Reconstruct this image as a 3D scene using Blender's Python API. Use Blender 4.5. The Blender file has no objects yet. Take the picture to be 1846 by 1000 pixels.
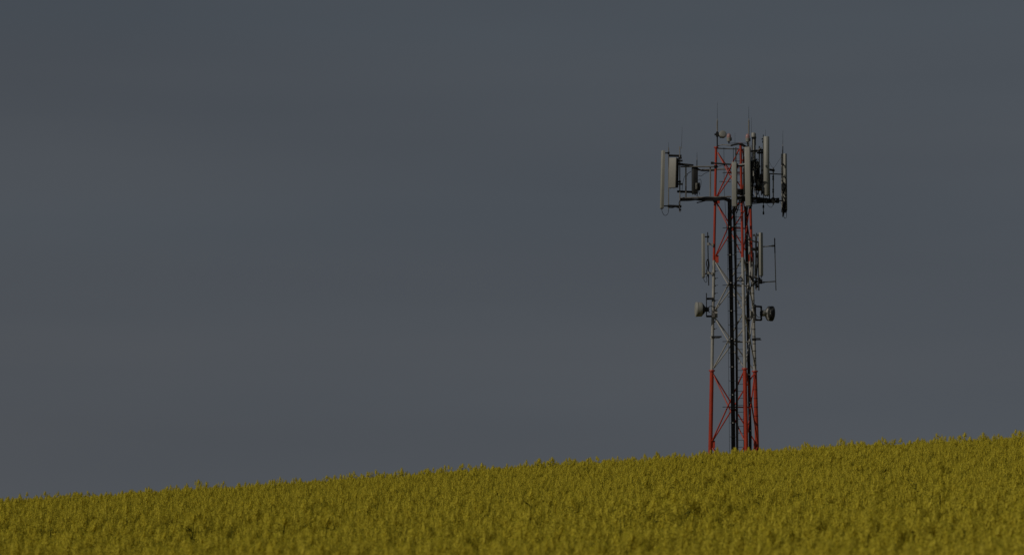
import bpy, math, random
import numpy as np
from mathutils import Vector, Matrix

random.seed(7)
rng = np.random.default_rng(11)
S = bpy.context.scene
COL = S.collection
R = math.radians

# ------------------------------------------------------------------ camera
EYE = 1.6                      # eye height above the ground at the field edge
F = 4400.0                     # focal length in photo pixels (86 mm on a 36 mm sensor)
TD = 110.0                     # metres to the tower axis
cam_d = bpy.data.cameras.new('camera')
cam = bpy.data.objects.new('camera', cam_d)
COL.objects.link(cam)
cam.location = (0, 0, EYE)
cam.rotation_euler = (R(90), 0, 0)
cam_d.sensor_fit = 'HORIZONTAL'
cam_d.sensor_width = 36.0
cam_d.lens = F / 1846.0 * 36.0
cam_d.shift_y = 430.0 / 1846.0
cam_d.clip_start = 0.1
cam_d.clip_end = 20000.0
cam_d.dof.use_dof = True
cam_d.dof.focus_distance = 98.0
cam_d.dof.aperture_fstop = 2.8
S.camera = cam

# ------------------------------------------------------------------ light
SUN_EL, SUN_AZ = 33.0, 58.0    # azimuth: degrees to the left of straight behind the camera
sd = Vector((-math.sin(R(SUN_AZ)) * math.cos(R(SUN_EL)), -math.cos(R(SUN_AZ)) * math.cos(R(SUN_EL)), math.sin(R(SUN_EL))))
sun_d = bpy.data.lights.new('sun', 'SUN')
sun_d.energy = 5.0
sun_d.angle = R(0.5)
sun_d.color = (1.0, 0.93, 0.82)
sun = bpy.data.objects.new('sun', sun_d)
COL.objects.link(sun)
sun.rotation_euler = sd.to_track_quat('Z', 'Y').to_euler()
sun.location = (-40, -20, 60)

S.view_settings.view_transform = 'Standard'
S.view_settings.look = 'None'
S.view_settings.gamma = 1.0
S.view_settings.exposure = -1.85

w = bpy.data.worlds.new('World')
S.world = w
w.use_nodes = True
nt = w.node_tree
nt.nodes.clear()
def N(t, **k):
    n = nt.nodes.new(t)
    for a, b in k.items(): setattr(n, a, b)
    return n
out = N('ShaderNodeOutputWorld'); bg = N('ShaderNodeBackground')
sky = N('ShaderNodeTexSky', sky_type='NISHITA', sun_disc=False)
sky.sun_elevation = R(SUN_EL)
sky.sun_rotation = math.atan2(sd.x, sd.y)
sky.air_density = 1.0; sky.dust_density = 1.0; sky.ozone_density = 1.0
tc = N('ShaderNodeTexCoord')
mp = N('ShaderNodeMapping'); mp.vector_type = 'POINT'
mp.inputs['Location'].default_value = (0, 0, 0.22)       # hazy spring sky: no bright band along the horizon
mp.inputs['Scale'].default_value = (1, 1, 0.55)
hs = N('ShaderNodeHueSaturation'); hs.inputs['Saturation'].default_value = 0.66
# thin veil of high cloud: long faint streaks
mp2 = N('ShaderNodeMapping'); mp2.inputs['Scale'].default_value = (2.2, 2.2, 17.0)
mp2.inputs['Rotation'].default_value = (0, R(2), 0)
ns = N('ShaderNodeTexNoise'); ns.inputs['Scale'].default_value = 1.3; ns.inputs['Detail'].default_value = 3.0
ns.inputs['Roughness'].default_value = 0.4
rp = N('ShaderNodeMapRange'); rp.inputs[1].default_value = 0.3; rp.inputs[2].default_value = 0.72
rp.inputs[3].default_value = 0.36; rp.inputs[4].default_value = 0.52
mx = N('ShaderNodeMix', data_type='RGBA')
# the veil is warmer low down, bluer higher up
sx = N('ShaderNodeSeparateXYZ'); el = N('ShaderNodeMapRange'); el.inputs[1].default_value = 0.0; el.inputs[2].default_value = 0.22
vc = N('ShaderNodeMix', data_type='RGBA'); vc.inputs[6].default_value = (7.2, 7.4, 7.95, 1); vc.inputs[7].default_value = (6.55, 7.55, 8.6, 1)
nt.links.new(tc.outputs['Generated'], sx.inputs[0]); nt.links.new(sx.outputs[2], el.inputs[0])
mp3 = N('ShaderNodeMapping'); mp3.inputs['Scale'].default_value = (1.4, 1.4, 15.0); mp3.inputs['Location'].default_value = (3.1, 0, .4)
nb3 = N('ShaderNodeTexNoise'); nb3.inputs['Scale'].default_value = 1.0; nb3.inputs['Detail'].default_value = 1.5
br = N('ShaderNodeMapRange'); br.inputs[1].default_value = .32; br.inputs[2].default_value = .68; br.inputs[3].default_value = -.3; br.inputs[4].default_value = .4; br.clamp = True
ba = N('ShaderNodeMath', operation='ADD', use_clamp=True)
nt.links.new(tc.outputs['Generated'], mp3.inputs[0]); nt.links.new(mp3.outputs[0], nb3.inputs['Vector']); nt.links.new(nb3.outputs[0], br.inputs[0])
nt.links.new(el.outputs[0], ba.inputs[0]); nt.links.new(br.outputs[0], ba.inputs[1]); nt.links.new(ba.outputs[0], vc.inputs[0]); nt.links.new(vc.outputs[2], mx.inputs[7])
L = nt.links.new
L(tc.outputs['Generated'], mp.inputs['Vector']); L(mp.outputs[0], sky.inputs[0])
L(tc.outputs['Generated'], mp2.inputs['Vector']); L(mp2.outputs[0], ns.inputs['Vector'])
L(ns.outputs[0], rp.inputs[0]); L(sky.outputs[0], hs.inputs['Color'])
L(rp.outputs[0], mx.inputs[0]); L(hs.outputs[0], mx.inputs[6])
L(mx.outputs[2], bg.inputs['Color']); L(bg.outputs[0], out.inputs['Surface'])
bg.inputs['Strength'].default_value = 0.0575

# ------------------------------------------------------------------ materials
def mat(name, col, rough=0.6, metal=0.0, var=0.15, scale=6.0, dirt=None, dirt_amt=0.0, spec=0.4):
    m = bpy.data.materials.new(name); m.use_nodes = True
    t = m.node_tree; b = t.nodes['Principled BSDF']
    b.inputs['Roughness'].default_value = rough; b.inputs['Metallic'].default_value = metal
    b.inputs['Specular IOR Level'].default_value = spec
    c = t.nodes.new('ShaderNodeTexCoord')
    n = t.nodes.new('ShaderNodeTexNoise'); n.inputs['Scale'].default_value = scale; n.inputs['Detail'].default_value = 5
    mpn = t.nodes.new('ShaderNodeMapping'); mpn.inputs['Scale'].default_value = (1, 1, 0.35)
    t.links.new(c.outputs['Object'], mpn.inputs[0]); t.links.new(mpn.outputs[0], n.inputs['Vector'])
    r = t.nodes.new('ShaderNodeValToRGB')
    r.color_ramp.elements[0].position = 0.3; r.color_ramp.elements[1].position = 0.7
    r.color_ramp.elements[0].color = [*(x * (1 - var) for x in col), 1]
    r.color_ramp.elements[1].color = [*(min(1, x * (1 + var)) for x in col), 1]
    t.links.new(n.outputs[0], r.inputs[0])
    src = r.outputs[0]
    if dirt:
        n2 = t.nodes.new('ShaderNodeTexNoise'); n2.inputs['Scale'].default_value = scale * 2.7; n2.inputs['Detail'].default_value = 6
        t.links.new(mpn.outputs[0], n2.inputs['Vector'])
        k = t.nodes.new('ShaderNodeMapRange'); k.inputs[1].default_value = 0.52; k.inputs[2].default_value = 0.72
        k.inputs[4].default_value = dirt_amt
        t.links.new(n2.outputs[0], k.inputs[0])
        x = t.nodes.new('ShaderNodeMix'); x.data_type = 'RGBA'; x.inputs[7].default_value = (*dirt, 1)
        t.links.new(k.outputs[0], x.inputs[0]); t.links.new(src, x.inputs[6]); src = x.outputs[2]
    t.links.new(src, b.inputs['Base Color'])
    return m

M = {
    'red': mat('red paint', (0.40, 0.036, 0.011), 0.5, dirt=(0.16, 0.03, 0.015), dirt_amt=0.55),
    'white': mat('white paint', (0.345, 0.335, 0.31), 0.55, dirt=(0.2, 0.17, 0.13), dirt_amt=0.5),
    'radome': mat('grey radome plastic', (0.29, 0.288, 0.258), 0.5, var=0.06, scale=2.5, dirt=(0.22, 0.21, 0.175), dirt_amt=0.3),
    'beige': mat('beige cover plastic', (0.235, 0.228, 0.2), 0.5, var=0.08, scale=2.5, dirt=(0.18, 0.17, 0.14), dirt_amt=0.4),
    'galv': mat('galvanised steel', (0.2, 0.19, 0.175), 0.55, metal=0.1, var=0.25, dirt=(0.12, 0.1, 0.08), dirt_amt=0.6),
    'dark': mat('dark weathered steel', (0.022, 0.022, 0.022), 0.6, var=0.3, spec=0.15),
    'cable': mat('black cable sheath', (0.009, 0.009, 0.01), 0.6, var=0.2, spec=0.12),
    'patchy': mat('steel with black tape bands', (0.3, 0.29, 0.27), 0.6, var=0.2, scale=5.0, dirt=(0.01, 0.01, 0.01), dirt_amt=1.0),
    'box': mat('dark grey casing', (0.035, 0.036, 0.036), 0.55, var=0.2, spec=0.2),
    'pink': mat('faded red lamp lens', (0.34, 0.19, 0.18), 0.35, var=0.05),
    'brown': mat('brown stained casing', (0.12, 0.09, 0.04), 0.6, var=0.4),
}

# ------------------------------------------------------------------ mesh helpers
class MB:
    def __init__(s): s.v = []; s.f = []; s.mi = []
    def add(s, vs, fs, mi=0):
        o = len(s.v); s.v += [Vector(x) for x in vs]
        for f in fs: s.f.append([i + o for i in f]); s.mi.append(mi)
        return s
    def tube(s, pts, r, n=10, mi=0, cap=True):
        """tube along a polyline; r a number or one radius per point"""
        pts = [Vector(p) for p in pts]
        rs = r if isinstance(r, (list, tuple)) else [r] * len(pts)
        vs, fs = [], []
        up = None
        for i, p in enumerate(pts):
            d = (pts[min(i + 1, len(pts) - 1)] - pts[max(i - 1, 0)]).normalized()
            if up is None or abs(d.dot(up)) > 0.98:
                up = Vector((0, 0, 1)) if abs(d.z) < 0.9 else Vector((1, 0, 0))
            a = d.cross(up).normalized(); b = a.cross(d).normalized()
            for k in range(n):
                t = 2 * math.pi * k / n
                vs.append(p + (a * math.cos(t) + b * math.sin(t)) * rs[i])
        for i in range(len(pts) - 1):
            for k in range(n):
                k2 = (k + 1) % n
                fs.append([i * n + k, (i + 1) * n + k, (i + 1) * n + k2, i * n + k2])
        if cap:
            fs.append(list(range(n))); fs.append([(len(pts) - 1) * n + k for k in reversed(range(n))])
        return s.add(vs, fs, mi)
    def box(s, c, size, az=0.0, bevel=0.0, mi=0, mtx=None):
        c = Vector(c); hx, hy, hz = (x / 2 for x in size)
        m = mtx or Matrix.Rotation(az, 3, 'Z')
        b = min(bevel, hx * .9, hy * .9)
        if b > 0:
            q = [(-hx + b, -hy), (hx - b, -hy), (hx, -hy + b), (hx, hy - b), (hx - b, hy), (-hx + b, hy), (-hx, hy - b), (-hx, -hy + b)]
        else:
            q = [(-hx, -hy), (hx, -hy), (hx, hy), (-hx, hy)]
        n = len(q)
        vs = [c + m @ Vector((x, y, z)) for z in (-hz, hz) for x, y in q]
        fs = [list(reversed(range(n))), [n + i for i in range(n)]]
        fs += [[i, (i + 1) % n, n + (i + 1) % n, n + i] for i in range(n)]
        return s.add(vs, fs, mi)
    def lathe(s, c, axis, prof, n=28, mi=0):
        """prof: list of (distance along axis, radius)"""
        c = Vector(c); ax = Vector(axis).normalized()
        u = ax.cross(Vector((0, 0, 1)) if abs(ax.z) < .9 else Vector((1, 0, 0))).normalized(); v = ax.cross(u)
        vs, fs = [], []
        for t, r in prof:
            for k in range(n):
                a = 2 * math.pi * k / n
                vs.append(c + ax * t + (u * math.cos(a) + v * math.sin(a)) * max(r, 1e-4))
        for i in range(len(prof) - 1):
            for k in range(n):
                k2 = (k + 1) % n
                fs.append([i * n + k, i * n + k2, (i + 1) * n + k2, (i + 1) * n + k])
        fs.append(list(reversed(range(n)))); fs.append([(len(prof) - 1) * n + k for k in range(n)])
        return s.add(vs, fs, mi)
    def prism(s, prof, p0, p1, f, mi=0):
        """closed profile (side, forward) swept from p0 to p1; f = facing direction"""
        p0, p1 = Vector(p0), Vector(p1)
        zz = (p1 - p0).normalized()
        ff = Vector(f); ff = (ff - zz * ff.dot(zz)).normalized()
        ss = zz.cross(ff) * -1
        n = len(prof); vs = []
        for p, k in ((p0, 0.93), (p0 + zz * .012, 1), (p1 - zz * .012, 1), (p1, 0.93)):
            for a, b in prof: vs.append(p + ss * a * k + ff * b * k)
        fs = [[i for i in range(n)], [3 * n + i for i in reversed(range(n))]]
        for r_ in range(3):
            fs += [[r_ * n + (i + 1) % n, r_ * n + i, (r_ + 1) * n + i, (r_ + 1) * n + (i + 1) % n] for i in range(n)]
        return s.add(vs, fs, mi)
    def build(s, name, mats, parent=None, label=None):
        off = world_loc(parent) if parent else Vector((0, 0, 0))
        me = bpy.data.meshes.new(name)
        me.from_pydata([tuple(v - off) for v in s.v], [], s.f)
        for m in (mats if isinstance(mats, (list, tuple)) else [mats]): me.materials.append(M[m] if isinstance(m, str) else m)
        me.polygons.foreach_set('material_index', s.mi)
        me.polygons.foreach_set('use_smooth', [True] * len(s.f))
        me.validate(); me.update()
        import bmesh
        bm = bmesh.new(); bm.from_mesh(me); bmesh.ops.recalc_face_normals(bm, faces=bm.faces); bm.to_mesh(me); bm.free()
        me.set_sharp_from_angle(angle=R(38))
        o = bpy.data.objects.new(name, me); COL.objects.link(o)
        if parent: o.parent = parent
        if label: o['label'] = label
        return o

def world_loc(o):
    p = Vector((0, 0, 0))
    while o: p += o.location; o = o.parent
    return p

def thing(name, label, cat, loc, group=None):
    o = bpy.data.objects.new(name, None); COL.objects.link(o)
    o.empty_display_size = 0.2
    o.location = loc; o['label'] = label; o['category'] = cat
    if group: o['group'] = group
    return o

def smooth(pts, k=6):
    pts = [Vector(p) for p in pts]; q = [pts[0]] + pts + [pts[-1]]; out = []
    for i in range(1, len(q) - 2):
        for j in range(k):
            t = j / k
            a, b, c, d = q[i - 1], q[i], q[i + 1], q[i + 2]
            out.append(0.5 * ((2 * b) + (c - a) * t + (2 * a - 5 * b + 4 * c - d) * t * t + (3 * b - a - 3 * c + d) * t ** 3))
    out.append(pts[-1]); return out

# survey of the tower: image measurements -> metres at the tower's distance
def P(px, py, dy=0.0):
    Y = TD + dy
    return Vector(((px - 923.0) * Y / F, Y, EYE + (930.0 - py) * Y / F))
def Hz(py): return EYE + (930.0 - py) * TD / F
PX = TD / F                    # one photo pixel in metres at the tower (0.025 m)

# ------------------------------------------------------------------ ground
def interp(xs, ys):
    xs, ys = np.array(xs, float), np.array(ys, float)
    h = np.diff(xs); dl = np.diff(ys) / h
    m = np.concatenate([[dl[0]], (dl[:-1] * h[1:] + dl[1:] * h[:-1]) / (h[1:] + h[:-1]), [dl[-1]]])
    def f(x):
        x = np.clip(x, xs[0], xs[-1]); i = np.clip(np.searchsorted(xs, x) - 1, 0, len(h) - 1)
        t = (x - xs[i]) / h[i]
        return ((2*t**3 - 3*t**2 + 1) * ys[i] + (t**3 - 2*t**2 + t) * h[i] * m[i] + (-2*t**3 + 3*t**2) * ys[i+1] + (t**3 - t**2) * h[i] * m[i+1])
    return f
prof = interp([-3000, -60, 0, 13, 25, 38, 50, 75, 95, 103, 115, 150, 300, 700, 12000],
              [-3, -1.5, 0, .05, .165, .42, .75, 1.5, 2.22, 2.33, 1.95, .1, -10, -24, -40])
def ground_z(x, y):
    x = np.asarray(x, float); y = np.asarray(y, float)
    wgt = np.clip(0.3 + 0.7 * np.clip((y - 10) / 75.0, 0, 1), 0.3, 1) * np.exp(-np.clip(y - 120, 0, None) / 160.0) * np.exp(-np.clip(-y, 0, None) / 60.0)
    xs = 70 * np.tanh(x / 70.0)
    bump = 0.05 * np.sin(x * .31 + 1.3) * np.sin(y * .23) + 0.05 * np.sin(x * .13 + y * .07)
    return prof(y) + 0.0625 * xs * wgt + bump * np.clip((y - 5) / 40, 0, 1)

def warp(a, b, fine, far):
    xs = list(np.arange(a, b + 1e-6, fine)); st = fine
    lo, hi = [], []
    x = b
    while x < far: st *= 1.35; x += st; hi.append(x)
    st = fine; x = a
    while x > -far: st *= 1.35; x -= st; lo.append(x)
    return np.array(lo[::-1] + xs + hi)
gx = warp(-60, 60, 2.0, 9000); gy = warp(-20, 160, 2.0, 9000)
GX, GY = np.meshgrid(gx, gy)
GZ = ground_z(GX, GY)
nx, ny = len(gx), len(gy)
gm = bpy.data.meshes.new('ground')
idx = np.arange(nx * ny).reshape(ny, nx)
gm.from_pydata(np.stack([GX.ravel(), GY.ravel(), GZ.ravel()], 1).tolist(), [],
               np.stack([idx[:-1, :-1].ravel(), idx[:-1, 1:].ravel(), idx[1:, 1:].ravel(), idx[1:, :-1].ravel()], 1).tolist())
gm.polygons.foreach_set('use_smooth', [True] * len(gm.polygons))
gmat = mat('field soil and low leaves', (0.055, 0.06, 0.018), 0.95, var=0.5, scale=3.0, dirt=(0.09, 0.06, 0.03), dirt_amt=0.7, spec=0.1)
gm.materials.append(gmat)
g = bpy.data.objects.new('ground', gm); COL.objects.link(g); g['kind'] = 'structure'

# ------------------------------------------------------------------ tower
LEG_PX = {'L': ((1280.5, 815), (1291, 265)), 'M': ((1345.5, 815), (1335, 265)), 'R': ((1365, 815), (1350, 265))}
LEG_S = {'L': 0.26, 'M': -0.97, 'R': 0.71}
def leg(k, py, inset=0.0):
    (a, ya), (b, yb) = LEG_PX[k]
    t = (py - ya) / (yb - ya); px = a + (b - a) * t
    r = (51 + (35.3 - 51) * t) * PX
    dy = LEG_S[k] * r
    return Vector(((px - 923) * (TD + dy) / F, TD + dy, Hz(py)))
BASE_PY = 886
tb = leg('L', BASE_PY); tcx = (leg('L', BASE_PY) + leg('M', BASE_PY) + leg('R', BASE_PY)) / 3
gz0 = float(ground_z(tcx.x, tcx.y))
tower = thing('telecom_tower', 'tall red and white lattice tower carrying antennas, standing behind the yellow crop on the hilltop', 'tower', (tcx.x, tcx.y, gz0))
BP = 930 - (gz0 - EYE) / PX + 6        # height row where the legs meet the ground

SECT = [(BP, 667, 0.094, 'red'), (667, 468, 0.071, 'white'), (468, 264, 0.058, 'red')]
NODES = [BP + 4, 800, 668, 565, 466, 359, 268]
legs = {}
for k in 'LMR':
    b = MB()
    for i, (y0, y1, rad, c) in enumerate(SECT):
        b.tube([leg(k, y0), leg(k, y1)], [rad, rad * .97], 18, mi=0 if c == 'red' else 1)
    legs[k] = b.build('leg', ['red', 'white'], tower)
    for py, rr, mt in ((667, .14, 'red'), (264.5, .1, 'red')):
        c = leg(k, py); MB().lathe(c - Vector((0, 0, .03)), (0, 0, 1), [(0, rr), (.028, rr), (.032, rr * .98), (.06, rr * .98)], 18).build('flange', mt, legs[k])
    cen = lambda py: (leg('L', py) + leg('M', py) + leg('R', py)) / 3
    for py in NODES[1:-1]:
        if py == 668: continue
        c = leg(k, py); d = (cen(py) - c); d.z = 0; d.normalize()
        col = 'red' if (py > 667 or py <= 470) else 'white'
        az = math.atan2(d.y, d.x)
        MB().box(c + d * .13, (.16, .035, .34), az, .0).build('gusset_plate', col, legs[k])
for i in range(len(NODES) - 1):
    y0, y1 = NODES[i], NODES[i + 1]
    col = 'red' if (y0 > 668 or y0 <= 466) else 'white'
    rad = .031 if y0 > 600 else .028
    if col == 'white': rad = .030
    for a, c in (('L', 'M'), ('L', 'R'), ('M', 'R')):
        def inn(k, o, py):
            p = leg(k, py); d = leg(o, py) - p; return p + d.normalized() * .1
        ya, yb = y0 - 6, y1 + 6
        MB().tube([inn(a, c, ya), inn(c, a, yb)], rad, 8).build('brace', col, tower)
        q0, q1 = inn(a, c, yb), inn(c, a, ya)
        off = Vector((0, 0.05, 0)) if (a, c) != ('M', 'R') else Vector((.05, 0, 0))
        MB().tube([q0 + off, q1 + off], rad, 8).build('brace', col, tower)
    ym = (y0 + y1) / 2
    if i > 0:   # horizontal member at the crossing carries the ladder and the cables
        lm = (leg('L', ym) + leg('M', ym)) / 2; rm = (leg('M', ym) + leg('R', ym)) / 2
        MB().tube([lm, rm], .03, 8).build('cross_member', col, tower)
        MB().tube([lm - Vector((.25, 0, 0)), lm + Vector((.3, -.3, 0)), lm + Vector((.5, -.35, 0))], .016, 6).build('cross_member', 'dark', tower)

# top ring of the tower
MB().tube(smooth([P(1293, 263.5, .2), P(1304, 261, 0), P(1318, 263, -.4)]), .02, 8).build('top_rail', 'galv', tower)
MB().tube(smooth([P(1314, 258.5, -.5), P(1332, 258, -.7), P(1350, 259, -.3)]), .012, 6).build('top_rail', 'dark', tower)
MB().tube(smooth([P(1318, 262.5, -.6), P(1326, 260.5, -.8), P(1336, 259.5, -.95), P(1344, 264, -.9), P(1349, 266, -.6)]), .04, 8).build('top_rail', 'dark', tower)
MB().tube([leg('L', 266), leg('R', 266)], .025, 8).build('top_rail', 'galv', tower)
MB().tube([leg('M', 266), leg('R', 266)], .025, 8).build('top_rail', 'galv', tower)

# ladder
LDY = -1.02
def ladL(py): return P(1330.5 + (py - 800) * .0085, py, LDY)
def ladR(py): return P(1341 + (py - 800) * .0085, py, LDY + .18)
lad = MB().tube([ladL(BP), ladL(266)], .016, 6).build('ladder', 'dark', tower)
lad.name = 'ladder'
MB().tube([ladR(BP), ladR(266)], .016, 6).build('rail', 'dark', lad)
py = 868.0
while py > 268:
    MB().tube([ladL(py) - Vector((.03, 0, 0)), ladR(py)], .011, 6).build('rung', 'dark', lad)
    py -= 12.55
MB().tube([P(1315.8, BP, -.5), P(1311.5, 440, -.4), P(1305.5, 340, -.2), P(1305, 266, 0)], .008, 5).build('safety_wire', 'cable', tower)

# feeder cables running up the middle
def cable_run(px_pts, width, n, dy, rad, rows=2):
    for i in range(n):
        u = (i + .5) / n - .5
        o = Vector((u * width * PX, ((i * 7) % 3 - 1) * rad * 1.6, 0))
        pts = []
        for (px, py) in px_pts:
            pts.append(P(px, py, dy) + o + Vector((random.uniform(-.006, .006), random.uniform(-.006, .006), 0)))
        MB().tube(pts, rad, 7).build('feeder_cable', 'cable', tower)
def dense(a, n=14):
    out = []
    for (x0, y0), (x1, y1) in zip(a[:-1], a[1:]):
        for j in range(n): out.append((x0 + (x1 - x0) * j / n, y0 + (y1 - y0) * j / n))
    out.append(a[-1]); return out
cable_run(dense([(1322.6, BP), (1322, 780), (1319.5, 600), (1317, 470), (1315.6, 400), (1315.4, 359)], 4), 6.9, 9, -.86, .018)
cable_run(dense([(1329, BP), (1328.7, 780), (1327.7, 600), (1326.1, 480), (1323.8, 400), (1321.4, 362)], 4), 3.9, 5, -.9, .015)
cable_run(dense([(1353, BP), (1352.2, 780), (1349, 600), (1347, 480), (1345, 400), (1345, 372)], 4), 5.2, 6, -.05, .0185)
# clamps
py, j = 812.0, 0
while py > 385:
    cx = np.interp(py, [359, 400, 470, 600, 780, 880], [1315.4, 1315.6, 1317, 1319.5, 1322, 1322.6])
    cx2 = np.interp(py, [359, 400, 480, 600, 780, 880], [1321, 1323.2, 1325.5, 1327, 1328, 1328.4])
    c = MB().tube([P(cx - 6.2, py, -.95), P(cx2 + 3, py, -.95)], .013, 6).build('cable_clamp', 'dark', tower)
    if j % 2 == 0:
        MB().box(P(cx - .3, py, -.97), (.05, .03, .05), 0, .01).build('clamp_bolt', 'white', c)
        MB().box(P(cx2 + 2.2, py - 1, -.97), (.03, .03, .045), 0, .008).build('clamp_bolt', 'galv', c)
        cx3 = np.interp(py, [372, 400, 480, 600, 780, 880], [1345, 1345, 1347, 1349, 1352.2, 1353])
        c3 = MB().box(P(cx3, py + 14, -.12), (.15, .03, .03), 0).build('cable_clamp', 'dark', tower)
        MB().box(P(cx3 + 1, py + 14, -.15), (.07, .03, .03), 0, .006).build('clamp_bolt', 'galv', c3)
    py -= 25.2; j += 1
# loop of spare cable at mid height
MB().tube(smooth([P(1326, 512, -1), P(1327, 503, -1.1), P(1333, 500, -1.2), P(1338, 502, -1.2), P(1336, 507, -1.2), P(1328, 506, -1.1), P(1324, 512, -1)]), .024, 7).build('spare_cable_loop', 'cable', tower)

# step bolts
for py in [488, 501, 514, 528, 541, 553, 579, 592]:
    c = leg('L', py); MB().tube([c + Vector((.05, -.05, 0)), c + Vector((.2, -.05, .03))], .01, 5).build('step_bolt', 'dark', legs['L'])
    MB().box(c + Vector((.075, -.055, 0)), (.05, .05, .055)).build('step_bolt', 'dark', legs['L'])
for py in np.arange(500, 660, 13):
    c = leg('R', py); MB().lathe(c - Vector((0, 0, .014)), (0, 0, 1), [(0, .079), (.028, .079)], 14).build('band_clamp', 'dark', legs['R'])
for py in (700, 716, 732, 748, 764):
    c = leg('R', py); MB().lathe(c - Vector((0, 0, .009)), (0, 0, 1), [(0, .1), (.018, .1)], 14).build('band_clamp', 'dark', legs['R'])

def pipe(a, b, r, m, name='mounting_pipe', n=10):
    return MB().tube([a, b], r, n).build(name, m, tower)
def run(pts, r, m='cable', name='feeder_cable', parent=None):
    return MB().tube(smooth(pts), r, 7).build(name, m, parent or tower)

# clamp brackets at the resting height, no antenna on them
for k, sx, y in (('L', 1, 607), ('R', .7, 609)):
    c = leg(k, y)
    MB().lathe(c - Vector((0, 0, .05)), (0, 0, 1), [(0, .1), (.1, .1)], 14).build('collar', 'white' if k == 'L' else 'dark', tower)
    MB().box(c + Vector((.17 * sx, -.12, .02)), (.46 * sx, .14, .06), R(-8)).build('bracket_plate', 'dark', tower)
    MB().tube([c + Vector((.0, -.1, -.06)), c + Vector((.32, -.15, -.03))], .018, 6).build('bracket_plate', 'galv', tower)

# --- left boom frame
DL = 0.25
pipe(P(1227, 300.5, DL), P(1290, 300.5, DL - .1), .032, 'galv', 'boom')
pipe(P(1226, 296, DL + .35), P(1250, 298.5, DL + .3), .055, 'dark', 'boom')
pipe(P(1255, 306.5, DL + .6), P(1318, 304.5, DL + .4), .032, 'galv', 'boom')
run([P(1255, 302, DL), P(1262, 306.5, DL), P(1270, 307.5, DL), P(1289, 307, DL)], .035)
pipe(P(1226, 357, DL), P(1318, 354.5, DL - .1), .034, 'galv', 'boom')
pipe(P(1225, 360, DL + .7), P(1316, 358.5, DL + .5), .04, 'dark', 'boom')
for a, b, r_ in ((359.5, 357.5, .028), (361.5, 359.5, .03), (358.2, 361, .025), (360.5, 356.6, .022)):
    run([P(1226, a, DL - .1), P(1243, a + random.uniform(-1.3, 1.6), DL - .12), P(1258, b + random.uniform(-1, 2.), DL - .15), P(1274, b + random.uniform(-1.6, 1), DL - .1), P(1292, b + .5, DL - .5), P(1305, b - 1, DL - .6), P(1314, b + 4, DL - .6), P(1316, 372, DL - .6)], r_)
run([P(1256, 365.5, DL), P(1263, 364, DL), P(1275, 361, DL), P(1290, 359, DL)], .024)
for px in (1236.5, 1280.5):
    pipe(P(px, 300.5, DL - .02), P(px, 355, DL - .02), .034, 'galv', 'post')
pipe(P(1225.4, 264.5, .1), P(1225.6, 382.5, .1), .026, 'galv')
pipe(P(1205.2, 266, .15), P(1205.2, 377, .15), .024, 'galv')
pipe(P(1205.5, 280.5, .15), P(1228.5, 281.2, .15), .052, 'dark', 'boom_arm')
pipe(P(1205, 371.2, .15), P(1228.5, 372.2, .15), .056, 'dark', 'boom_arm')
run([P(1205, 374, .05), P(1212, 374.6, 0), P(1218, 373, 0), P(1226, 375, .05), P(1224, 366, 0), P(1227, 360, .1)], .018)
pipe(P(1221, 345.2, .3), P(1249, 346.2, .45), .052, 'dark', 'boom_arm')
for y, l in ((285, 3), (290, 4.5), (332, 5), (378, 2)):
    MB().box(P(1226, y, .05), (l * 2 * PX, .1, .07)).build('pipe_clamp', 'dark', tower)
run([P(1238, 318, DL), P(1241, 312, DL), P(1246, 309, DL)], .009)
run([P(1229, 350, DL), P(1231, 330, DL), P(1235, 317, DL), P(1245, 310, DL)], .009)
run([P(1259, 316.5, DL), P(1264, 317.5, DL), P(1270, 313, DL), P(1279, 309, DL)], .01)
run([P(1259, 325, DL), P(1262.5, 323, DL), P(1264, 329, DL), P(1262, 340, DL)], .01)
# stub arms on the left leg
pipe(P(1282, 294, 0), P(1318, 296.5, -.3), .036, 'dark', 'boom_arm')
MB().box(P(1284, 294, -.02), (.12, .12, .1)).build('pipe_clamp', 'dark', tower)
run([P(1289, 303, 0), P(1298, 299, -.1), P(1310, 296.5, -.2)], .012)
pipe(P(1297, 327.3, .5), P(1318, 327.5, .4), .018, 'galv', 'boom_arm')
for y in (299, 357, 361):
    c = leg('L', y); MB().lathe(c - Vector((0, 0, .05)), (0, 0, 1), [(0, .09), (.1, .09)], 14).build('collar', 'dark', tower)

# --- top masts
pipe(P(1293, 264, .1), P(1293, 236, .1), .03, 'dark', 'top_mast')
MB().box(P(1291.5, 242.5, .1), (.17, .1, .07)).build('pipe_clamp', 'dark', tower)
pipe(P(1349.8, 268, .2), P(1349.8, 246, .2), .026, 'galv', 'top_mast')

# --- front brackets and right boom frame
FD = -1.35
for y in (296.5, 353):
    pipe(P(1333, y + 1, -.95), P(1346, y - 1, FD), .034, 'white', 'boom_arm')
    pipe(P(1328, y + 3, FD + .1), P(1346, y + 2, FD + .1), .045, 'dark', 'boom_arm')
for y in (347, 358):
    MB().box(P(1334, y, -.9), (.5, .3, .09), R(10)).build('pipe_clamp', 'dark', tower)
pipe(P(1328.6, 300, FD + .12), P(1328.6, 378, FD + .12), .02, 'galv')
pipe(P(1327, 266, -.7), P(1327, 292, -.7), .024, 'galv')
pipe(P(1322, 266, -.6), P(1322, 292, -.6), .012, 'dark')
pipe(P(1341.5, 300, -1.1), P(1341.5, 350, -1.1), .05, 'galv')
RD = 0.1
pipe(P(1352, 357, -.9), P(1372, 358.5, RD), .06, 'dark', 'boom')
pipe(P(1352, 364, -.9), P(1374, 362, RD), .045, 'dark', 'boom')
pipe(P(1362, 357.5, RD), P(1396, 362, RD + .1), .075, 'dark', 'boom')
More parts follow.
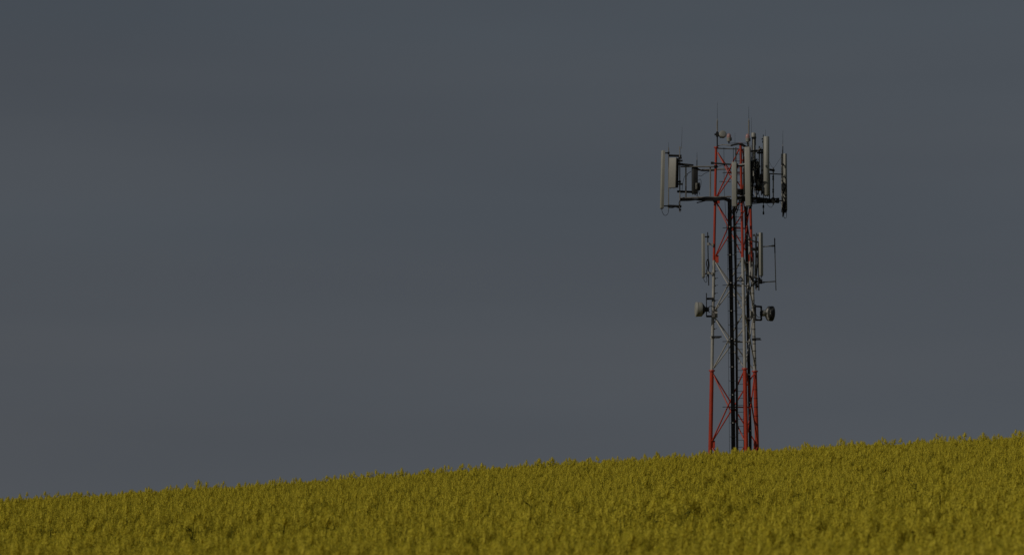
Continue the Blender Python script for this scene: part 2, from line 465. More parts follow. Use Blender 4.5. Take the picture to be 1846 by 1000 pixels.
pipe(P(1364, 362.5, RD), P(1402, 363.5, RD + .2), .06, 'dark', 'boom')
pipe(P(1394, 361.5, RD), P(1412, 362, RD + .9), .03, 'dark', 'boom')
pipe(P(1351, 305, .7), P(1364, 358, RD + .2), .02, 'galv', 'boom')
for a, c in ((366, 364.5), (360, 365.5), (356.5, 359.5)):
    run([P(1354, a + 1, -.5), P(1366, a, RD - .1), P(1380, c, RD - .1), P(1397, c - 1, RD), P(1402, c, RD)], .028)
run([P(1381, 365, 0), P(1386, 372, 0), P(1391, 373.5, 0), P(1394, 368, 0)], .008)
run([P(1402, 364, .3), P(1406, 364.5, .5), P(1409, 368, .8)], .008)
for px, l in ((1369, 3), (1379, 3.5), (1394, 3.5), (1402, 2.5)):
    MB().box(P(px, 361.5, RD - .05), (l * 2 * PX, .2, .22)).build('pipe_clamp', 'dark', tower)
# upper right frame
pipe(P(1353, 273, -.9), P(1377, 270, RD), .045, 'dark', 'boom_arm')
pipe(P(1357, 277.5, -.6), P(1372, 267, -.3), .035, 'galv', 'boom_arm')
pipe(P(1366, 275.5, -.3), P(1376, 275, RD), .05, 'dark', 'boom_arm')
pipe(P(1354, 294, -.3), P(1364, 287.5, -.3), .04, 'dark', 'boom_arm')
pipe(P(1356.6, 250, -.2), P(1357.2, 345, -.2), .024, 'dark')
pipe(P(1361.3, 248, -.25), P(1361.6, 330, -.25), .022, 'dark')
pipe(P(1353.8, 262, -.5), P(1355.5, 356, -.4), .02, 'galv')
pipe(P(1368.8, 263.5, -.1), P(1369, 345, -.1), .03, 'patchy')
pipe(P(1372.5, 270, .0), P(1372.8, 352, .0), .024, 'dark')
pipe(P(1374.9, 272, .1), P(1374.5, 350, .1), .02, 'galv')
for _ in range(14):
    x = random.uniform(1354, 1374); y = random.uniform(282, 340)
    run([P(x, y, -.3), P(x + random.uniform(-3, 3), y + 9, -.4), P(x + random.uniform(-3, 3), y + 20, -.35), P(x + random.uniform(-4, 4), min(y + 36, 358), -.3)], .016)
MB().box(P(1367, 337.5, -.15), (.33, .4, .1)).build('equipment_tray', 'dark', tower)
MB().box(P(1367, 342.3, -.15), (.28, .36, .04)).build('equipment_tray', 'brown', tower)
for y in (309, 318, 335, 347):
    MB().box(P(1354.5, y, -.8), (.1, .1, .07)).build('pipe_clamp', 'dark', tower)
for x0, x1, ya, yb, dd in ((1354.5, 1353.6, 283, 366, -1.3), (1355.6, 1356.4, 290, 362, -1.28), (1353.6, 1355.2, 300, 372, -1.25), (1357.5, 1355.5, 318, 366, -1.25), (1341.3, 1340, 268, 300, -1.0)):
    run([P(x0, ya, dd), P(x0 + random.uniform(-1, 1), ya * .65 + yb * .35, dd - .04), P(x1 + random.uniform(-1, 1), ya * .3 + yb * .7, dd), P(x1, yb, dd)], .026)
for x0, y0, x1, y1 in ((1322, 372, 1317, 384), (1326, 372, 1321, 392), (1325, 372, 1323.5, 398), (1348, 371, 1344.5, 388), (1351, 371, 1346, 396), (1316, 366, 1322, 388), (1333, 362, 1328, 384), (1339, 356, 1330, 370)):
    run([P(x0, y0, FD + .05), P(x0 + (x1 - x0) * .2, y0 + (y1 - y0) * .45, FD + .1), P(x1, y1, -.9)], .02)
for px_, y_, w_ in ((1337, 349, .36), (1335, 343, .3), (1338, 361, .3), (1352.5, 374, .12), (1354, 360, .2)):
    MB().box(P(px_, y_, -1.0), (w_, .16, .1), R(random.uniform(-15, 15))).build('pipe_clamp', 'dark', tower)
# pipes of the right boom
pipe(P(1376, 243, 0.05), P(1376.3, 387, .05), .018, 'dark')
MB().box(P(1376.2, 372.5, .05), (.075, .07, .12)).build('pipe_clamp', 'dark', tower)
MB().box(P(1376.3, 384, .05), (.07, .07, .12)).build('pipe_clamp', 'dark', tower)
MB().tube([P(1373, 251, .05), P(1376.5, 250.5, .05)], .03, 6).build('pipe_clamp', 'dark', tower)
pipe(P(1394, 303, .2), P(1394.1, 369.5, .2), .03, 'patchy')
for y in (319, 323, 342, 346, 357):
    MB().box(P(1393.8, y, .2), (.075, .075, .07)).build('pipe_clamp', 'dark', tower)
pipe(P(1387, 306, .1), P(1395, 307, .2), .05, 'dark', 'boom_arm')
MB().box(P(1394.5, 307.3, .2), (.1, .1, .09)).build('pipe_clamp', 'dark', tower)
pipe(P(1386, 313.2, .15), P(1411, 314.3, .9), .026, 'dark', 'boom_arm')
run([P(1386, 290, .15), P(1391, 300, .2), P(1395, 303, .2)], .006)
run([P(1395, 303, .2), P(1403, 291, .5), P(1408, 284, .9)], .005)
pipe(P(1387.2, 312, .2), P(1387.2, 358, .2), .028, 'dark')
pipe(P(1411, 270, 1.0), P(1411.2, 391, 1.0), .026, 'dark')

# --- middle level mounts
pipe(P(1275.7, 418.5, .25), P(1277.6, 514.5, .25), .024, 'dark')
for y in (440, 492):
    a = leg('L', y); pp = P(1276.5, y, .25)
    MB().tube([pp, a], .024, 8).build('boom_arm', 'white', tower)
    MB().box(pp + Vector((.02, -.04, 0)), (.13, .12, .11)).build('pipe_clamp', 'white', tower)
    MB().box(a + Vector((-.09, -.04, 0)), (.08, .16, .12)).build('pipe_clamp', 'white', tower)
    MB().box(pp + Vector((.06, -.11, .02)), (.04, .03, .05)).build('pipe_clamp', 'dark', tower)
run([P(1275.5, 467, .2), P(1273.5, 474, .15), P(1275, 483, .15), P(1274, 490, .2), P(1277, 500, .2)], .022)
run([P(1277, 466, .2), P(1278.5, 478, .15), P(1276.5, 488, .2)], .02)
pipe(P(1363.8, 420, .3), P(1363.9, 523, .3), .024, 'patchy')
pipe(P(1367.4, 440, -.95), P(1368, 523.5, -.95), .03, 'dark')
pipe(P(1362.6, 428, .4), P(1362.6, 521, .4), .03, 'dark')
run([P(1344, 431.5, -.5), P(1352, 432, -.75), P(1359, 435, -.9), P(1367, 437, -.95), P(1368, 444, -.95)], .034, 'dark', 'boom_arm')
run([P(1345, 495.5, -.4), P(1352, 498.5, -.75), P(1360, 500, -.9), P(1367, 502.5, -.95)], .036, 'dark', 'boom_arm')
pipe(P(1356, 449, .6), P(1365, 450, .3), .07, 'dark', 'boom_arm')
run([P(1352, 498, .3), P(1358, 506, .3), P(1366, 507.5, .2), P(1371, 508.5, .1), P(1369, 500, .1)], .034)
run([P(1357, 513, .5), P(1362, 513, .3), P(1368, 511, .1)], .026)
MB().box(P(1370, 507.5, .1), (.2, .2, .18)).build('pipe_clamp', 'dark', tower)
for px, y in ((1359.5, 424), (1363.5, 427), (1352, 429), (1349.5, 442), (1352, 497), (1363, 499), (1371, 443.5)):
    MB().box(P(px, y, .15), (.1, .1, .08)).build('pipe_clamp', 'white' if px < 1360 else 'galv', tower)
pipe(P(1351, 428, .5), P(1352.5, 505, .5), .05, 'white')
MB().box(P(1350, 465, .2), (.07, .12, .28)).build('gusset_plate', 'red', tower)
pipe(P(1374, 444.6, .3), P(1397, 443, .5), .026, 'patchy', 'boom_arm')
pipe(P(1391, 443.3, .5), P(1397.5, 443, .5), .042, 'dark', 'boom_arm')
pipe(P(1371, 508.8, .3), P(1398, 507, .5), .026, 'patchy', 'boom_arm')
pipe(P(1371, 508.9, .32), P(1378, 508.6, .36), .038, 'dark', 'boom_arm')
pipe(P(1396.3, 428.5, .5), P(1398.9, 523.5, .5), .021, 'patchy')
pipe(P(1396.5, 430, .49), P(1397, 456, .49), .026, 'dark')

for x0, x1 in ((1358.2, 1356), (1365.4, 1362.5), (1369.6, 1366)):
    run([P(x0, 455, .1), P(x0 + .6, 470, .05), P(x0 - .5, 488, .1), P(x1, 506, .2), P(1354, 516, .3), P(1351.5, 530, .1)], .02)
for px, y, w_ in ((1366, 447, .12), (1364.5, 462, .1), (1367, 480, .12), (1365, 516, .16), (1358, 449.5, .2)):
    MB().box(P(px, y, .05), (w_, .12, .11)).build('pipe_clamp', 'dark', tower)
# --- dish mounts
pipe(P(1273.5, 528, .1), P(1273.6, 571, .1), .022, 'dark')
MB().box(P(1280, 538.3, .2), (.32, .1, .09)).build('boom_arm', 'dark', tower)
MB().box(P(1280.5, 570, .2), (.34, .1, .08)).build('boom_arm', 'dark', tower)
MB().box(P(1285.6, 566, .1), (.13, .12, .26)).build('pipe_clamp', 'galv', tower)
run([P(1276 + 6.2 * (1 - math.cos(t)), 557.6 - 6 * math.sin(t), -.05) for t in np.linspace(-1.2, 4.3, 9)], .018)
for a, c in (((1361, 551.8), (1372.6, 552.6)), ((1372.2, 551.5), (1372.4, 577.2)), ((1361, 576.3), (1372.6, 576.6)), ((1361.3, 549), (1361.9, 578))):
    MB().tube([P(*a, .5), P(*c, .35)], .042, 4).build('dish_frame', 'dark', tower)
run([P(1361.5, 556, .3), P(1363, 566, .25), P(1367, 571.5, .2), P(1371, 571, .2)], .012)

# ------------------------------------------------------------------ antennas on the tower
def facing(a): return Vector((math.sin(R(a)), -math.cos(R(a)), 0))
def round_front(w_, d_, k=7):
    pts = [(-w_ / 2, -d_ / 2), (w_ / 2, -d_ / 2)]
    r_ = min(w_, d_) * .28
    for cx, t0 in ((w_ / 2 - r_, 0), (-w_ / 2 + r_, 90)):
        for j in range(k): t = R(t0 + 90 * j / (k - 1)); pts.append((cx + r_ * math.cos(t), d_ / 2 - r_ + r_ * math.sin(t)))
    return pts
def oval(w_, d_, k=24): return [(w_ / 2 * math.cos(2 * math.pi * j / k), d_ / 2 * math.sin(2 * math.pi * j / k)) for j in range(k)]

def panel(label, top, bot, w_, d_, az, dy, shape=round_front, m='radome', pole=None, cables=2, group='panel antennas on the tower', brackets=(.04, .96), loop=None, name='panel_antenna'):
    p1, p0 = P(*top, dy), P(*bot, dy)
    t = thing(name, label, 'antenna', p0, group)
    f = facing(az)
    MB().prism(shape(w_, d_), p0, p1, f).build('radome', m, t)
    up = (p1 - p0).normalized(); s = up.cross(f)
    MB().prism(shape(w_ * .82, d_ * .82), p0 - up * .02, p0 + up * .004, f).build('end_cap', 'box', t)
    for j in range(cables):
        q = p0 - up * .02 + s * (j - (cables - 1) / 2) * w_ * .45
        MB().tube([q + up * .01, q - up * .05], .017, 8).build('connector', 'galv', t)
    if pole is not None:
        for k in brackets:
            c = p0.lerp(p1, k) - f * d_ * .45
            q = P(pole[0], 0, pole[1]); q.z = c.z
            MB().tube([c, q], .03, 6).build('bracket', 'dark', t)
            MB().box(q, (.085, .085, .09), R(az)).build('bracket', 'dark', t)
    if loop:
        MB().tube(smooth([p0 - up * .04] + [P(a, b, dy) for a, b in loop]), .012, 6).build('jumper_cable', 'cable', t)
    return t

panel('long thin white panel antenna, farthest out on the left upper boom', (1195.4, 271.8), (1193.0, 375.5), .22, .145, -82, .15, pole=(1205.2, .15),
      loop=[(1194, 382), (1197, 387.5), (1201, 388), (1204.5, 384), (1205.3, 376)])
panel('wide boxy beige panel antenna between two pipes on the left boom', (1213.2, 284.6), (1211.8, 338), .36, .07, -30, .02, m='beige', pole=(1225.4, .1), brackets=(.2, .8), loop=None)
pc = bpy.context.scene.objects['panel_antenna.001']
MB().prism(round_front(.345, .22), P(1212.1, 337.6, .02) - facing(-30) * .135, P(1213.5, 285, .02) - facing(-30) * .135, facing(-30)).build('shaded_housing', 'dark', pc)  # depth of the box; shade of its right side is put into the dark colour
panel('shade-darkened panel antenna hanging inside the left boom frame near the leg', (1252.6, 301.8), (1252.8, 349), .26, .17, 12, .35, m='box', cables=3, brackets=(), loop=[(1255, 352), (1258, 354), (1262, 357)])  # shade on this panel is put into its dark casing colour
panel('shorter light panel antenna at the front, just left of the ladder', (1323.6, 292.3), (1324, 371.8), .22, .12, -14, FD - .1, pole=(1328.6, FD + .12))
panel('tall light panel antenna in front of the near red leg', (1347.2, 265.2), (1349, 371), .25, .14, -16, FD - .2, pole=(1351, FD + .1))
panel('tall round fronted panel antenna rising highest on the right boom', (1381.6, 246.5), (1381.8, 352.2), .262, .26, 6, -.58, shape=oval, pole=(1376.1, .05), brackets=(.08, .95))
panel('narrow panel antenna at the outer right end of the upper boom, seen from behind', (1413.4, 277.3), (1414.3, 380), .25, .13, 158, 1.2, brackets=(.03, .38, .8), pole=(1411.2, 1.0),
      loop=[(1413, 390), (1415.5, 393.5), (1418, 390), (1417.6, 380)])
panel('thin white panel antenna on the left leg at the middle level', (1267.2, 421.3), (1267.9, 499.5), .17, .12, -78, .25, pole=(1276.5, .25), brackets=(.08, .93),
      loop=[(1269.5, 505), (1272, 509), (1274.5, 506), (1273.5, 498), (1277, 496)])
panel('white panel antenna with one dark side at the middle level on the right', (1371.8, 419.3), (1372.4, 496.5), .17, .105, 40, -1.1, pole=(1367.6, -.95), brackets=(.3, .95),
      loop=[(1372.5, 500), (1372, 505), (1370, 509)])
panel('small pale panel antenna crowded among pipes behind the tall front panel', (1364.6, 291), (1364.8, 334), .14, .1, -20, -.2, pole=(1368.8, -.1), brackets=(.3, .8), group='panel antennas on the tower')
panel('thin pale stick antenna low on the right leg beside the middle panel', (1361.6, 477), (1361.4, 498), .075, .06, -10, .25, pole=(1363.8, .3), brackets=(.5,), cables=1)

pi_ = bpy.context.scene.objects['panel_antenna.006']  # added dark cables and boxes stand in for shadows on this panel's back
for pts_ in ([(1410.5, 312), (1412, 318), (1417, 324), (1417.5, 350), (1415, 362), (1414, 384)], [(1412, 330), (1416, 336), (1413, 347), (1417, 357), (1413, 370), (1412.5, 388)],
             [(1411, 352), (1415, 360), (1417.5, 368), (1416, 384)]):
    MB().tube(smooth([P(a, b, 1.06) for a, b in pts_]), .02, 6).build('jumper_cable', 'cable', pi_)
MB().box(P(1413.5, 380, 1.12), (.24, .12, .13)).build('shadow_box', 'box', pi_)  # this block and the next are dark shapes added as shadow patches
MB().box(P(1414.2, 368, 1.12), (.2, .08, .24)).build('shadow_plate', 'box', pi_)

def radio(label, c, size, az, dy, m='box', face=None):
    p = P(*c, dy); t = thing('radio_unit', label, 'radio box', p - Vector((0, 0, size[2] / 2)), 'radio boxes on the tower')
    MB().box(p, size, R(az), .012).build('casing', m, t)
    b = MB()
    for j in range(5):
        x = (j / 4 - .5) * size[0] * .75
        b.box(p + Matrix.Rotation(R(az), 3, 'Z') @ Vector((x, -size[1] / 2 - .008, 0)), (size[0] * .07, .02, size[2] * .8), R(az))
    b.build('cooling_fins', m, t)
    MB().tube(smooth([p - Vector((0, 0, size[2] / 2)), p + Vector((.02, 0, -size[2] / 2 - .08)), p + Vector((.06, 0, -size[2] / 2 - .2))]), .014, 6).build('jumper_cable', 'cable', t)
radio('small white box clipped to the dark panel on the left boom', (1255.4, 335.5), (.07, .1, .26), 0, .1, 'radome')
radio('dark box beside the small white box on the left boom', (1259.3, 336.5), (.12, .14, .34), 10, .2)
radio('dark box among the pipes left of the round fronted panel', (1366.2, 311), (.1, .14, .42), 0, -.22)
radio('long dark box against the pipe beside the round fronted panel', (1372.6, 326), (.11, .14, .62), 0, -.1)

def whip(label, base, tip, dy, r0=.012, r1=.005, sleeve=None, m='dark', group='whip antennas on the tower'):
    a, b = P(*base, dy), P(*tip, dy)
    t = thing('whip_antenna', label, 'antenna', a, group)
    if sleeve:
        c = a.lerp(b, sleeve[0])
        MB().tube([a, c], sleeve[1], 10).build('sleeve', sleeve[2], t)
        MB().tube([c, c + (b - a).normalized() * .1], [sleeve[1] * .8, r0], 10).build('ferrule', 'galv', t)
        MB().tube([c, b], [r0, r1], 6).build('rod', m, t)
    else:
        MB().tube([a, a + (b - a) * .08], r0 * 2, 8).build('ferrule', 'galv', t)
        MB().tube([a, b], [r0, r1], 6).build('rod', m, t)
    return t
whip('tallest whip antenna, on the mast above the left red leg', (1293, 237), (1293.2, 184), .1, .009, .004, (.36, .034, 'galv'))
whip('thick sleeved whip antenna above the right warning lamp', (1349.8, 243), (1349.9, 192.5), .2, .010, .005, (.5, .034, 'galv'))
whip('thin bare whip antenna just right of the sleeved whip', (1354.6, 245), (1354.7, 212), 0, .007, .004)
whip('long thin whip antenna on the second pipe of the left boom', (1228.5, 268), (1229.8, 230), .1, .008, .004)
whip('stubby whip antenna on top of the left boom rail', (1256.3, 300), (1256.6, 274), .25, .013, .005, (.45, .02, 'dark'))
whip('thin whip antenna above the panel at the outer right end', (1411.2, 271), (1411.3, 235), 1.0, .010, .004, (.2, .02, 'dark'))
whip('short thin whip antenna above the outermost left panel pipe', (1205.2, 267), (1205.2, 256), .15, .007, .004)
whip('short faint whip antenna above the round fronted panel', (1380, 246.5), (1380, 234), 0, .006, .004)
whip('short faint whip antenna above the tower top between the warning lamps', (1325, 262), (1325, 240), -.3, .006, .004)
# twin white collinear stick on the right of the tower top
t = thing('stick_antenna', 'pale stick antenna with a stout white head, right of the warning lamp', 'antenna', P(1359, 300, -.25), 'stick antennas on the tower')
MB().tube([P(1359, 330, -.25), P(1358.8, 249, -.25)], .04, 12).build('rod', 'radome', t)
MB().lathe(P(1358.3, 248, -.25), (0, 0, 1), [(0, .075), (.02, .095), (.19, .095), (.21, .08)], 18).build('head', 'radome', t)
MB().box(P(1359.2, 248.6, -.25), (.2, .14, .05)).build('bracket', 'dark', t)
t = thing('stick_antenna', 'small pale stick antenna beside the stout white head', 'antenna', P(1361.7, 262, -.15), 'stick antennas on the tower')
MB().tube([P(1361.7, 262, -.15), P(1361.7, 241, -.15)], .03, 10).build('rod', 'radome', t)
MB().tube([P(1361.7, 248, -.15), P(1361.7, 246, -.15)], .038, 10).build('clamp', 'dark', t)

def dish(label, c, dy, axis, rad, depth, mats, back, mount, group='dish antennas on the tower', hub=.3):
    p = P(*c, dy); ax = Vector(axis).normalized()
    t = thing('dish_antenna', label, 'dish', p, group)
    MB().lathe(p, ax, [(-depth / 2, rad * .97), (-depth / 2 + .015, rad), (depth / 2 - .02, rad), (depth / 2, rad * .985)], 32).build('drum', mats[0], t)
    MB().lathe(p + ax * (depth / 2 + .001), ax, [(0, rad * .98), (.008, rad * .9), (.018, rad * .5), (.02, .01)], 32).build('radome', mats[1], t)
    MB().lathe(p + ax * (depth / 2 - .09), ax, [(0, rad * .99), (.006, rad * 1.03), (.075, rad * 1.03), (.088, rad)], 32).build('rim', mats[1], t)
    MB().lathe(p + ax * (depth / 2 - .105), ax, [(0, rad * 1.004), (.012, rad * 1.004)], 32).build('seam', 'box', t)
    q = p - ax * (depth / 2)
    MB().lathe(q, -ax, [(0, rad * .96), (back * .35, rad * .72), (back * .8, rad * .36), (back, rad * .3)], 28).build('reflector_back', mats[2], t)
    MB().lathe(q - ax * back, -ax, [(0, rad * hub), (.12, rad * hub), (.13, rad * .2)], 16).build('feed_hub', mats[3], t)
    if mount is not None:
        MB().tube([q - ax * (back + .05), mount], .045, 8).build('bracket', 'dark', t)
        MB().box(mount, (.12, .12, .2)).build('bracket', 'dark', t)
    return t
dish('pale drum dish antenna pointing left from the left white leg', (1259.6, 557.5), .1, (-.997, -.08, 0), .325, .28, ('radome', 'radome', 'box', 'box'), .2, P(1273.5, 557.5, .1))
dish('dark drum dish antenna pointing away on the right white leg', (1388.8, 565), .55, (.97, .24, -.03), .335, .22, ('box', 'box', 'patchy', 'radome'), .17, P(1372.4, 565, .4), hub=.42)
dish('small white faced dish antenna on the mast above the left leg', (1302.8, 242.4), -.1, (.3, -.88, .32), .165, .14, ('box', 'radome', 'box', 'box'), .08, P(1293.2, 242.5, .1))

def lamp(label, px, py_top, py_base, dy, to):
    p = P(px, py_base, dy); h = p.z; ztop = P(px, py_top, dy).z
    t = thing('warning_lamp', label, 'lamp', p, 'aircraft warning lamps on the tower top')
    H_ = ztop - h
    MB().lathe(p, (0, 0, 1), [(0, .05), (.02, .085), (H_ * .3, .095), (H_ * .42, .11), (H_ * .46, .11)], 18).build('base', 'radome', t)
    MB().lathe(p + Vector((0, 0, H_ * .461)), (0, 0, 1), [(0, .095), (H_ * .2, .1), (H_ * .36, .085), (H_ * .48, .055), (H_ * .53, .01)], 18).build('lens', 'pink', t)
    MB().box(p + Vector((.1, 0, H_ * .3)), (.05, .06, .14)).build('hinge', 'dark', t)
    MB().tube([p, Vector(to)], .03, 8).build('stem', 'dark', t)
lamp('pale red warning lamp between the small dish and the near leg', 1314, 240.5, 255.5, -.5, P(1314, 259, -.5))
lamp('pale red warning lamp under the thick sleeved whip', 1347.8, 241, 256.5, -.2, P(1348.6, 266, -.2))

# ------------------------------------------------------------------ oilseed rape
def petal_mat(name, c0, c1, tr):
    m = bpy.data.materials.new(name); m.use_nodes = True; t = m.node_tree; t.nodes.clear()
    o = t.nodes.new('ShaderNodeOutputMaterial'); mixs = t.nodes.new('ShaderNodeMixShader'); mixs.inputs[0].default_value = tr
    d = t.nodes.new('ShaderNodeBsdfDiffuse'); tl = t.nodes.new('ShaderNodeBsdfTranslucent')
    oi = t.nodes.new('ShaderNodeObjectInfo'); ge = t.nodes.new('ShaderNodeNewGeometry')
    ad = t.nodes.new('ShaderNodeMath'); ad.operation = 'ADD'; fr = t.nodes.new('ShaderNodeMath'); fr.operation = 'FRACT'
    t.links.new(oi.outputs['Random'], ad.inputs[0]); t.links.new(ge.outputs['Random Per Island'], ad.inputs[1]); t.links.new(ad.outputs[0], fr.inputs[0])
    x = t.nodes.new('ShaderNodeMix'); x.data_type = 'RGBA'; x.inputs[6].default_value = (*c0, 1); x.inputs[7].default_value = (*c1, 1)
    t.links.new(fr.outputs[0], x.inputs[0])
    t.links.new(x.outputs[2], d.inputs[0]); t.links.new(x.outputs[2], tl.inputs[0])
    t.links.new(d.outputs[0], mixs.inputs[1]); t.links.new(tl.outputs[0], mixs.inputs[2]); t.links.new(mixs.outputs[0], o.inputs[0])
    return m
PETAL = petal_mat('rape petals', (0.645, 0.54, 0.047), (0.735, 0.64, 0.083), .36)
BUD = petal_mat('rape buds', (0.34, 0.33, 0.02), (0.5, 0.42, 0.02), .15)
LEAF = petal_mat('rape stems and leaves', (0.06, 0.075, 0.015), (0.12, 0.12, 0.024), .15)

def rape_plant(seed):
    g_ = np.random.default_rng(seed)
    V, Fc, mi = [], [], []
    def quad(a, b, c, d, m):
        o = len(V); V.extend([a, b, c, d]); Fc.append((o, o + 1, o + 2, o + 3)); mi.append(m)
    def stick(p, q, r0, r1, m=2):
        o = len(V); d = q - p; d = d / np.linalg.norm(d)
        a = np.cross(d, [0.3, 1, 0.1]); a /= np.linalg.norm(a); b = np.cross(d, a)
        for pt, r_ in ((p, r0), (q, r1)):
            for k in range(3):
                t_ = k * 2.0944; V.append(pt + (a * math.cos(t_) + b * math.sin(t_)) * r_)
        for k in range(3):
            k2 = (k + 1) % 3; Fc.append((o + k, o + k2, o + 3 + k2, o + 3 + k)); mi.append(m)
    H_ = g_.uniform(1.12, 1.3)
    lean = np.array([g_.normal(0, .04), g_.normal(0, .04), 0])
    stem = lambda t_: np.array([0, 0, H_ * t_]) + lean * t_ ** 2
    for a in range(4): stick(stem(a / 4), stem((a + 1) / 4), .009 - a * .0015, .0075 - a * .0015)
    tips = [(stem(.97), np.array([0, 0, 1.]))]
    nb = g_.integers(4, 9)
    for j in range(nb):
        t0 = g_.uniform(.45, .85); p = stem(t0); az = 2 * math.pi * (j + g_.uniform(-.3, .3)) / nb
        top = H_ * g_.uniform(.72, .95); rad = g_.uniform(.06, .2)
        q = np.array([math.cos(az) * rad, math.sin(az) * rad, top]) + lean
        mid = p * .45 + q * .55 + np.array([math.cos(az), math.sin(az), -.25]) * .035
        stick(p, mid, .005, .004); stick(mid, q, .004, .003)
        d = q - mid; d = d / np.linalg.norm(d) * .4 + np.array([0, 0, .8]); tips.append((q, d / np.linalg.norm(d)))
        if g_.random() < .9:   # narrow leaf at the fork
            la = az + g_.uniform(-.6, .6); u = np.array([math.cos(la), math.sin(la), g_.uniform(.1, .6)]); s = np.array([-math.sin(la), math.cos(la), 0])
            ll, lw = g_.uniform(.08, .17), g_.uniform(.012, .025)
            quad(p, p + u * ll * .5 + s * lw, p + u * ll, p + u * ll * .5 - s * lw, 2)
    for j in range(7):         # broad lower leaves
        t0 = g_.uniform(.15, .6); p = stem(t0); la = g_.uniform(0, 6.28); u = np.array([math.cos(la), math.sin(la), g_.uniform(-.3, .4)]); s = np.array([-math.sin(la), math.cos(la), 0])
        ll, lw = g_.uniform(.15, .28), g_.uniform(.03, .06)
        quad(p, p + u * ll * .55 + s * lw, p + u * ll + np.array([0, 0, -.05]), p + u * ll * .55 - s * lw, 2)
    for ti, (q, d) in enumerate(tips):
        ln = g_.uniform(.07, .14); big = g_.uniform(.6, .95)
        if ti == 0: ln = g_.uniform(.10, .18); big = g_.uniform(.8, 1.2)
        a = np.cross(d, [0.2, 1, 0.3]); a /= np.linalg.norm(a); b = np.cross(d, a)
        nf = int(g_.integers(44, 58) * (ln / .12) ** .6 * big ** 1.3)
        stick(q - d * ln * .6, q + d * ln * .5, .0025, .0018)
        o = len(V)             # crowded inner flowers
        for k in range(4):
            hh = (.06, .3, .6, .95)[k]; rc = (.35, .55, .55, .3)[k] * (1 if ti == 0 else .5) * (.052 * (1 - hh) ** .5 + .012) * big
            for j in range(6):
                t_ = j * 1.0472 + k * .5; r_ = rc * g_.uniform(.75, 1.2)
                V.append(q + d * ((hh - .45) * ln * 1.15 + g_.uniform(-.008, .008)) + (a * math.cos(t_) + b * math.sin(t_)) * r_)
        for k in range(3):
            for j in range(6):
                Fc.append((o + k * 6 + j, o + k * 6 + (j + 1) % 6, o + k * 6 + 6 + (j + 1) % 6, o + k * 6 + 6 + j)); mi.append(0)
        Fc.append(tuple(o + 18 + j for j in range(6))); mi.append(1)
        for k in range(nf):
            h_ = (k + g_.random()) / nf; az = k * 2.39996 + g_.uniform(-.4, .4)
            rr = (.054 * (1 - h_) ** .38 + .010) * big
            rad = a * math.cos(az) + b * math.sin(az)
            c = q + d * (h_ - .45) * ln * 1.15 + rad * rr
            nrm = rad * (1.0 - .55 * h_) + d * (.35 + .8 * h_) + g_.normal(0, .24, 3); nrm /= np.linalg.norm(nrm)
            u = np.cross(nrm, [0.13, 0.4, 1]); u /= np.linalg.norm(u); v = np.cross(nrm, u)
            ph = g_.uniform(0, 1.57); sz = g_.uniform(.012, .015) * (1.0 - .3 * h_)
            for m_ in range(4):
                t_ = ph + m_ * 1.5708
                e = u * math.cos(t_) + v * math.sin(t_); f_ = -u * math.sin(t_) + v * math.cos(t_)
                cup = nrm * sz * .35
                quad(c, c + e * sz * .75 + f_ * sz * .5 + cup, c + e * sz * 1.3 + cup * .7, c + e * sz * .75 - f_ * sz * .5 + cup, 0)
        for k in range(7):     # buds on the tip
            az = k * 2.4; c = q + d * (ln * .62 + g_.uniform(-.006, .012)) + (a * math.cos(az) + b * math.sin(az)) * g_.uniform(.002, .011)
            w_ = .0038
            quad(c - a * w_, c + d * .009 - b * w_, c + a * w_ + d * .002, c - d * .004 + b * w_, 1)
    me = bpy.data.meshes.new('rape_plant_form')
    me.from_pydata([tuple(map(float, v)) for v in V], [], Fc)
    for m_ in (PETAL, BUD, LEAF): me.materials.append(m_)
    me.polygons.foreach_set('material_index', mi)
    me.update()
    return bpy.data.objects.new('rape_plant_form', me)

forms = bpy.data.collections.new('rape_plant_forms')
NF = 12
for i in range(NF): forms.objects.link(rape_plant(100 + i))

def vnoise(x, y, s, seed):
    g_ = np.random.default_rng(seed); T = g_.random((256, 256))
    u, v = x / s + 40, y / s + 40
    i, j = np.floor(u).astype(int), np.floor(v).astype(int); fu, fv = u - i, v - j
    fu, fv = fu * fu * (3 - 2 * fu), fv * fv * (3 - 2 * fv); i %= 255; j %= 255
    return (T[i, j] * (1 - fu) + T[i + 1, j] * fu) * (1 - fv) + (T[i, j + 1] * (1 - fu) + T[i + 1, j + 1] * fu) * fv
DENS = 15.5
cell = 1 / math.sqrt(DENS)
ys_ = np.arange(9.5, 124, cell)
pts = []
for yv in ys_:
    hw = .21 * yv + 7
    xs_ = np.arange(-hw, hw, cell)
    pts.append(np.stack([xs_, np.full_like(xs_, yv)], 1))
pts = np.concatenate(pts)
pts += rng.uniform(-.6, .6, pts.shape) * cell
n1 = vnoise(pts[:, 0], pts[:, 1], 1.1, 3); n2 = vnoise(pts[:, 0], pts[:, 1], 4.5, 4); n3 = vnoise(pts[:, 0], pts[:, 1], .5, 5)
keep = rng.random(len(pts)) < (1.0 - .55 * np.clip((.32 - n1) / .32, 0, 1))
far = (pts[:, 1] > 112) & (rng.random(len(pts)) < .5)
keep &= ~far
keep &= ~(((pts[:, 0] - tcx.x) ** 2 + (pts[:, 1] - tcx.y) ** 2) < 1.5 ** 2)
pts, n1, n2, n3 = pts[keep], n1[keep], n2[keep], n3[keep]
npt = len(pts)
scl = .86 + .16 * (n1 - .5) + .08 * (n2 - .5) + np.clip(rng.normal(0, .07, npt), -.16, .1)
tall = (rng.random(npt) < .09) & (pts[:, 1] > 30)
near = np.clip((34 - pts[:, 1]) / 24, 0, 1); scl = scl * (1 - .6 * near) + .885 * .6 * near
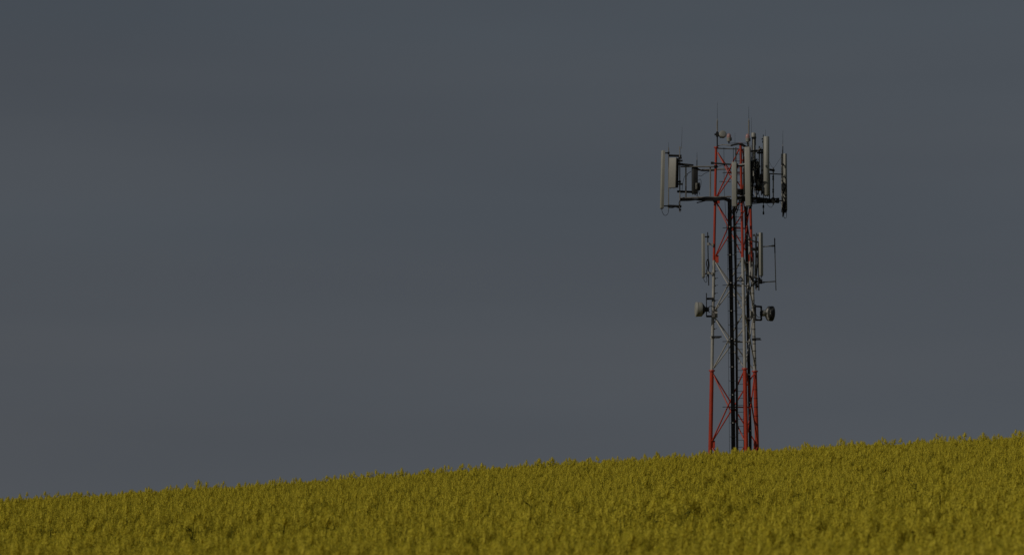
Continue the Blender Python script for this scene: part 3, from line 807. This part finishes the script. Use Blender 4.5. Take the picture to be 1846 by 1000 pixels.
scl[tall] += rng.uniform(.05, .24, tall.sum())
zz = ground_z(pts[:, 0], pts[:, 1])
me = bpy.data.meshes.new('rapeseed_crop')
me.vertices.add(npt)
me.vertices.foreach_set('co', np.stack([pts[:, 0], pts[:, 1], zz], 1).astype(np.float32).ravel())
rot = np.stack([rng.normal(0, .09, npt), rng.normal(0, .09, npt), rng.uniform(0, 6.28, npt)], 1)
for nm, ty, arr in (('rot', 'FLOAT_VECTOR', rot), ('scl', 'FLOAT', scl), ('vid', 'INT', rng.integers(0, NF, npt))):
    at = me.attributes.new(nm, ty, 'POINT')
    at.data.foreach_set('vector' if ty == 'FLOAT_VECTOR' else 'value', arr.astype(np.int32 if ty == 'INT' else np.float32).ravel())
me.update()
for m_ in (PETAL, BUD, LEAF): me.materials.append(m_)
crop = bpy.data.objects.new('rapeseed_crop', me); COL.objects.link(crop)
crop['kind'] = 'stuff'
crop['label'] = 'dense yellow flowering rapeseed covering the whole slope'
ng = bpy.data.node_groups.new('sow rape plants', 'GeometryNodeTree')
ng.interface.new_socket('Geometry', in_out='INPUT', socket_type='NodeSocketGeometry')
ng.interface.new_socket('Geometry', in_out='OUTPUT', socket_type='NodeSocketGeometry')
def G(t, **k):
    n = ng.nodes.new(t)
    for a, b in k.items(): setattr(n, a, b)
    return n
gi, go = G('NodeGroupInput'), G('NodeGroupOutput')
ci = G('GeometryNodeCollectionInfo'); ci.inputs['Collection'].default_value = forms
ci.inputs['Separate Children'].default_value = True; ci.inputs['Reset Children'].default_value = True
ip = G('GeometryNodeInstanceOnPoints'); ip.inputs['Pick Instance'].default_value = True
a1 = G('GeometryNodeInputNamedAttribute', data_type='FLOAT_VECTOR'); a1.inputs['Name'].default_value = 'rot'
a2 = G('GeometryNodeInputNamedAttribute', data_type='FLOAT'); a2.inputs['Name'].default_value = 'scl'
a3 = G('GeometryNodeInputNamedAttribute', data_type='INT'); a3.inputs['Name'].default_value = 'vid'
er = G('FunctionNodeEulerToRotation')
l = ng.links.new
l(gi.outputs[0], ip.inputs['Points']); l(ci.outputs[0], ip.inputs['Instance'])
l(a1.outputs[0], er.inputs[0]); l(er.outputs[0], ip.inputs['Rotation'])
l(a2.outputs[0], ip.inputs['Scale']); l(a3.outputs[0], ip.inputs['Instance Index'])
l(ip.outputs[0], go.inputs[0])
md = crop.modifiers.new('sow', 'NODES'); md.node_group = ng
print('plants', npt)
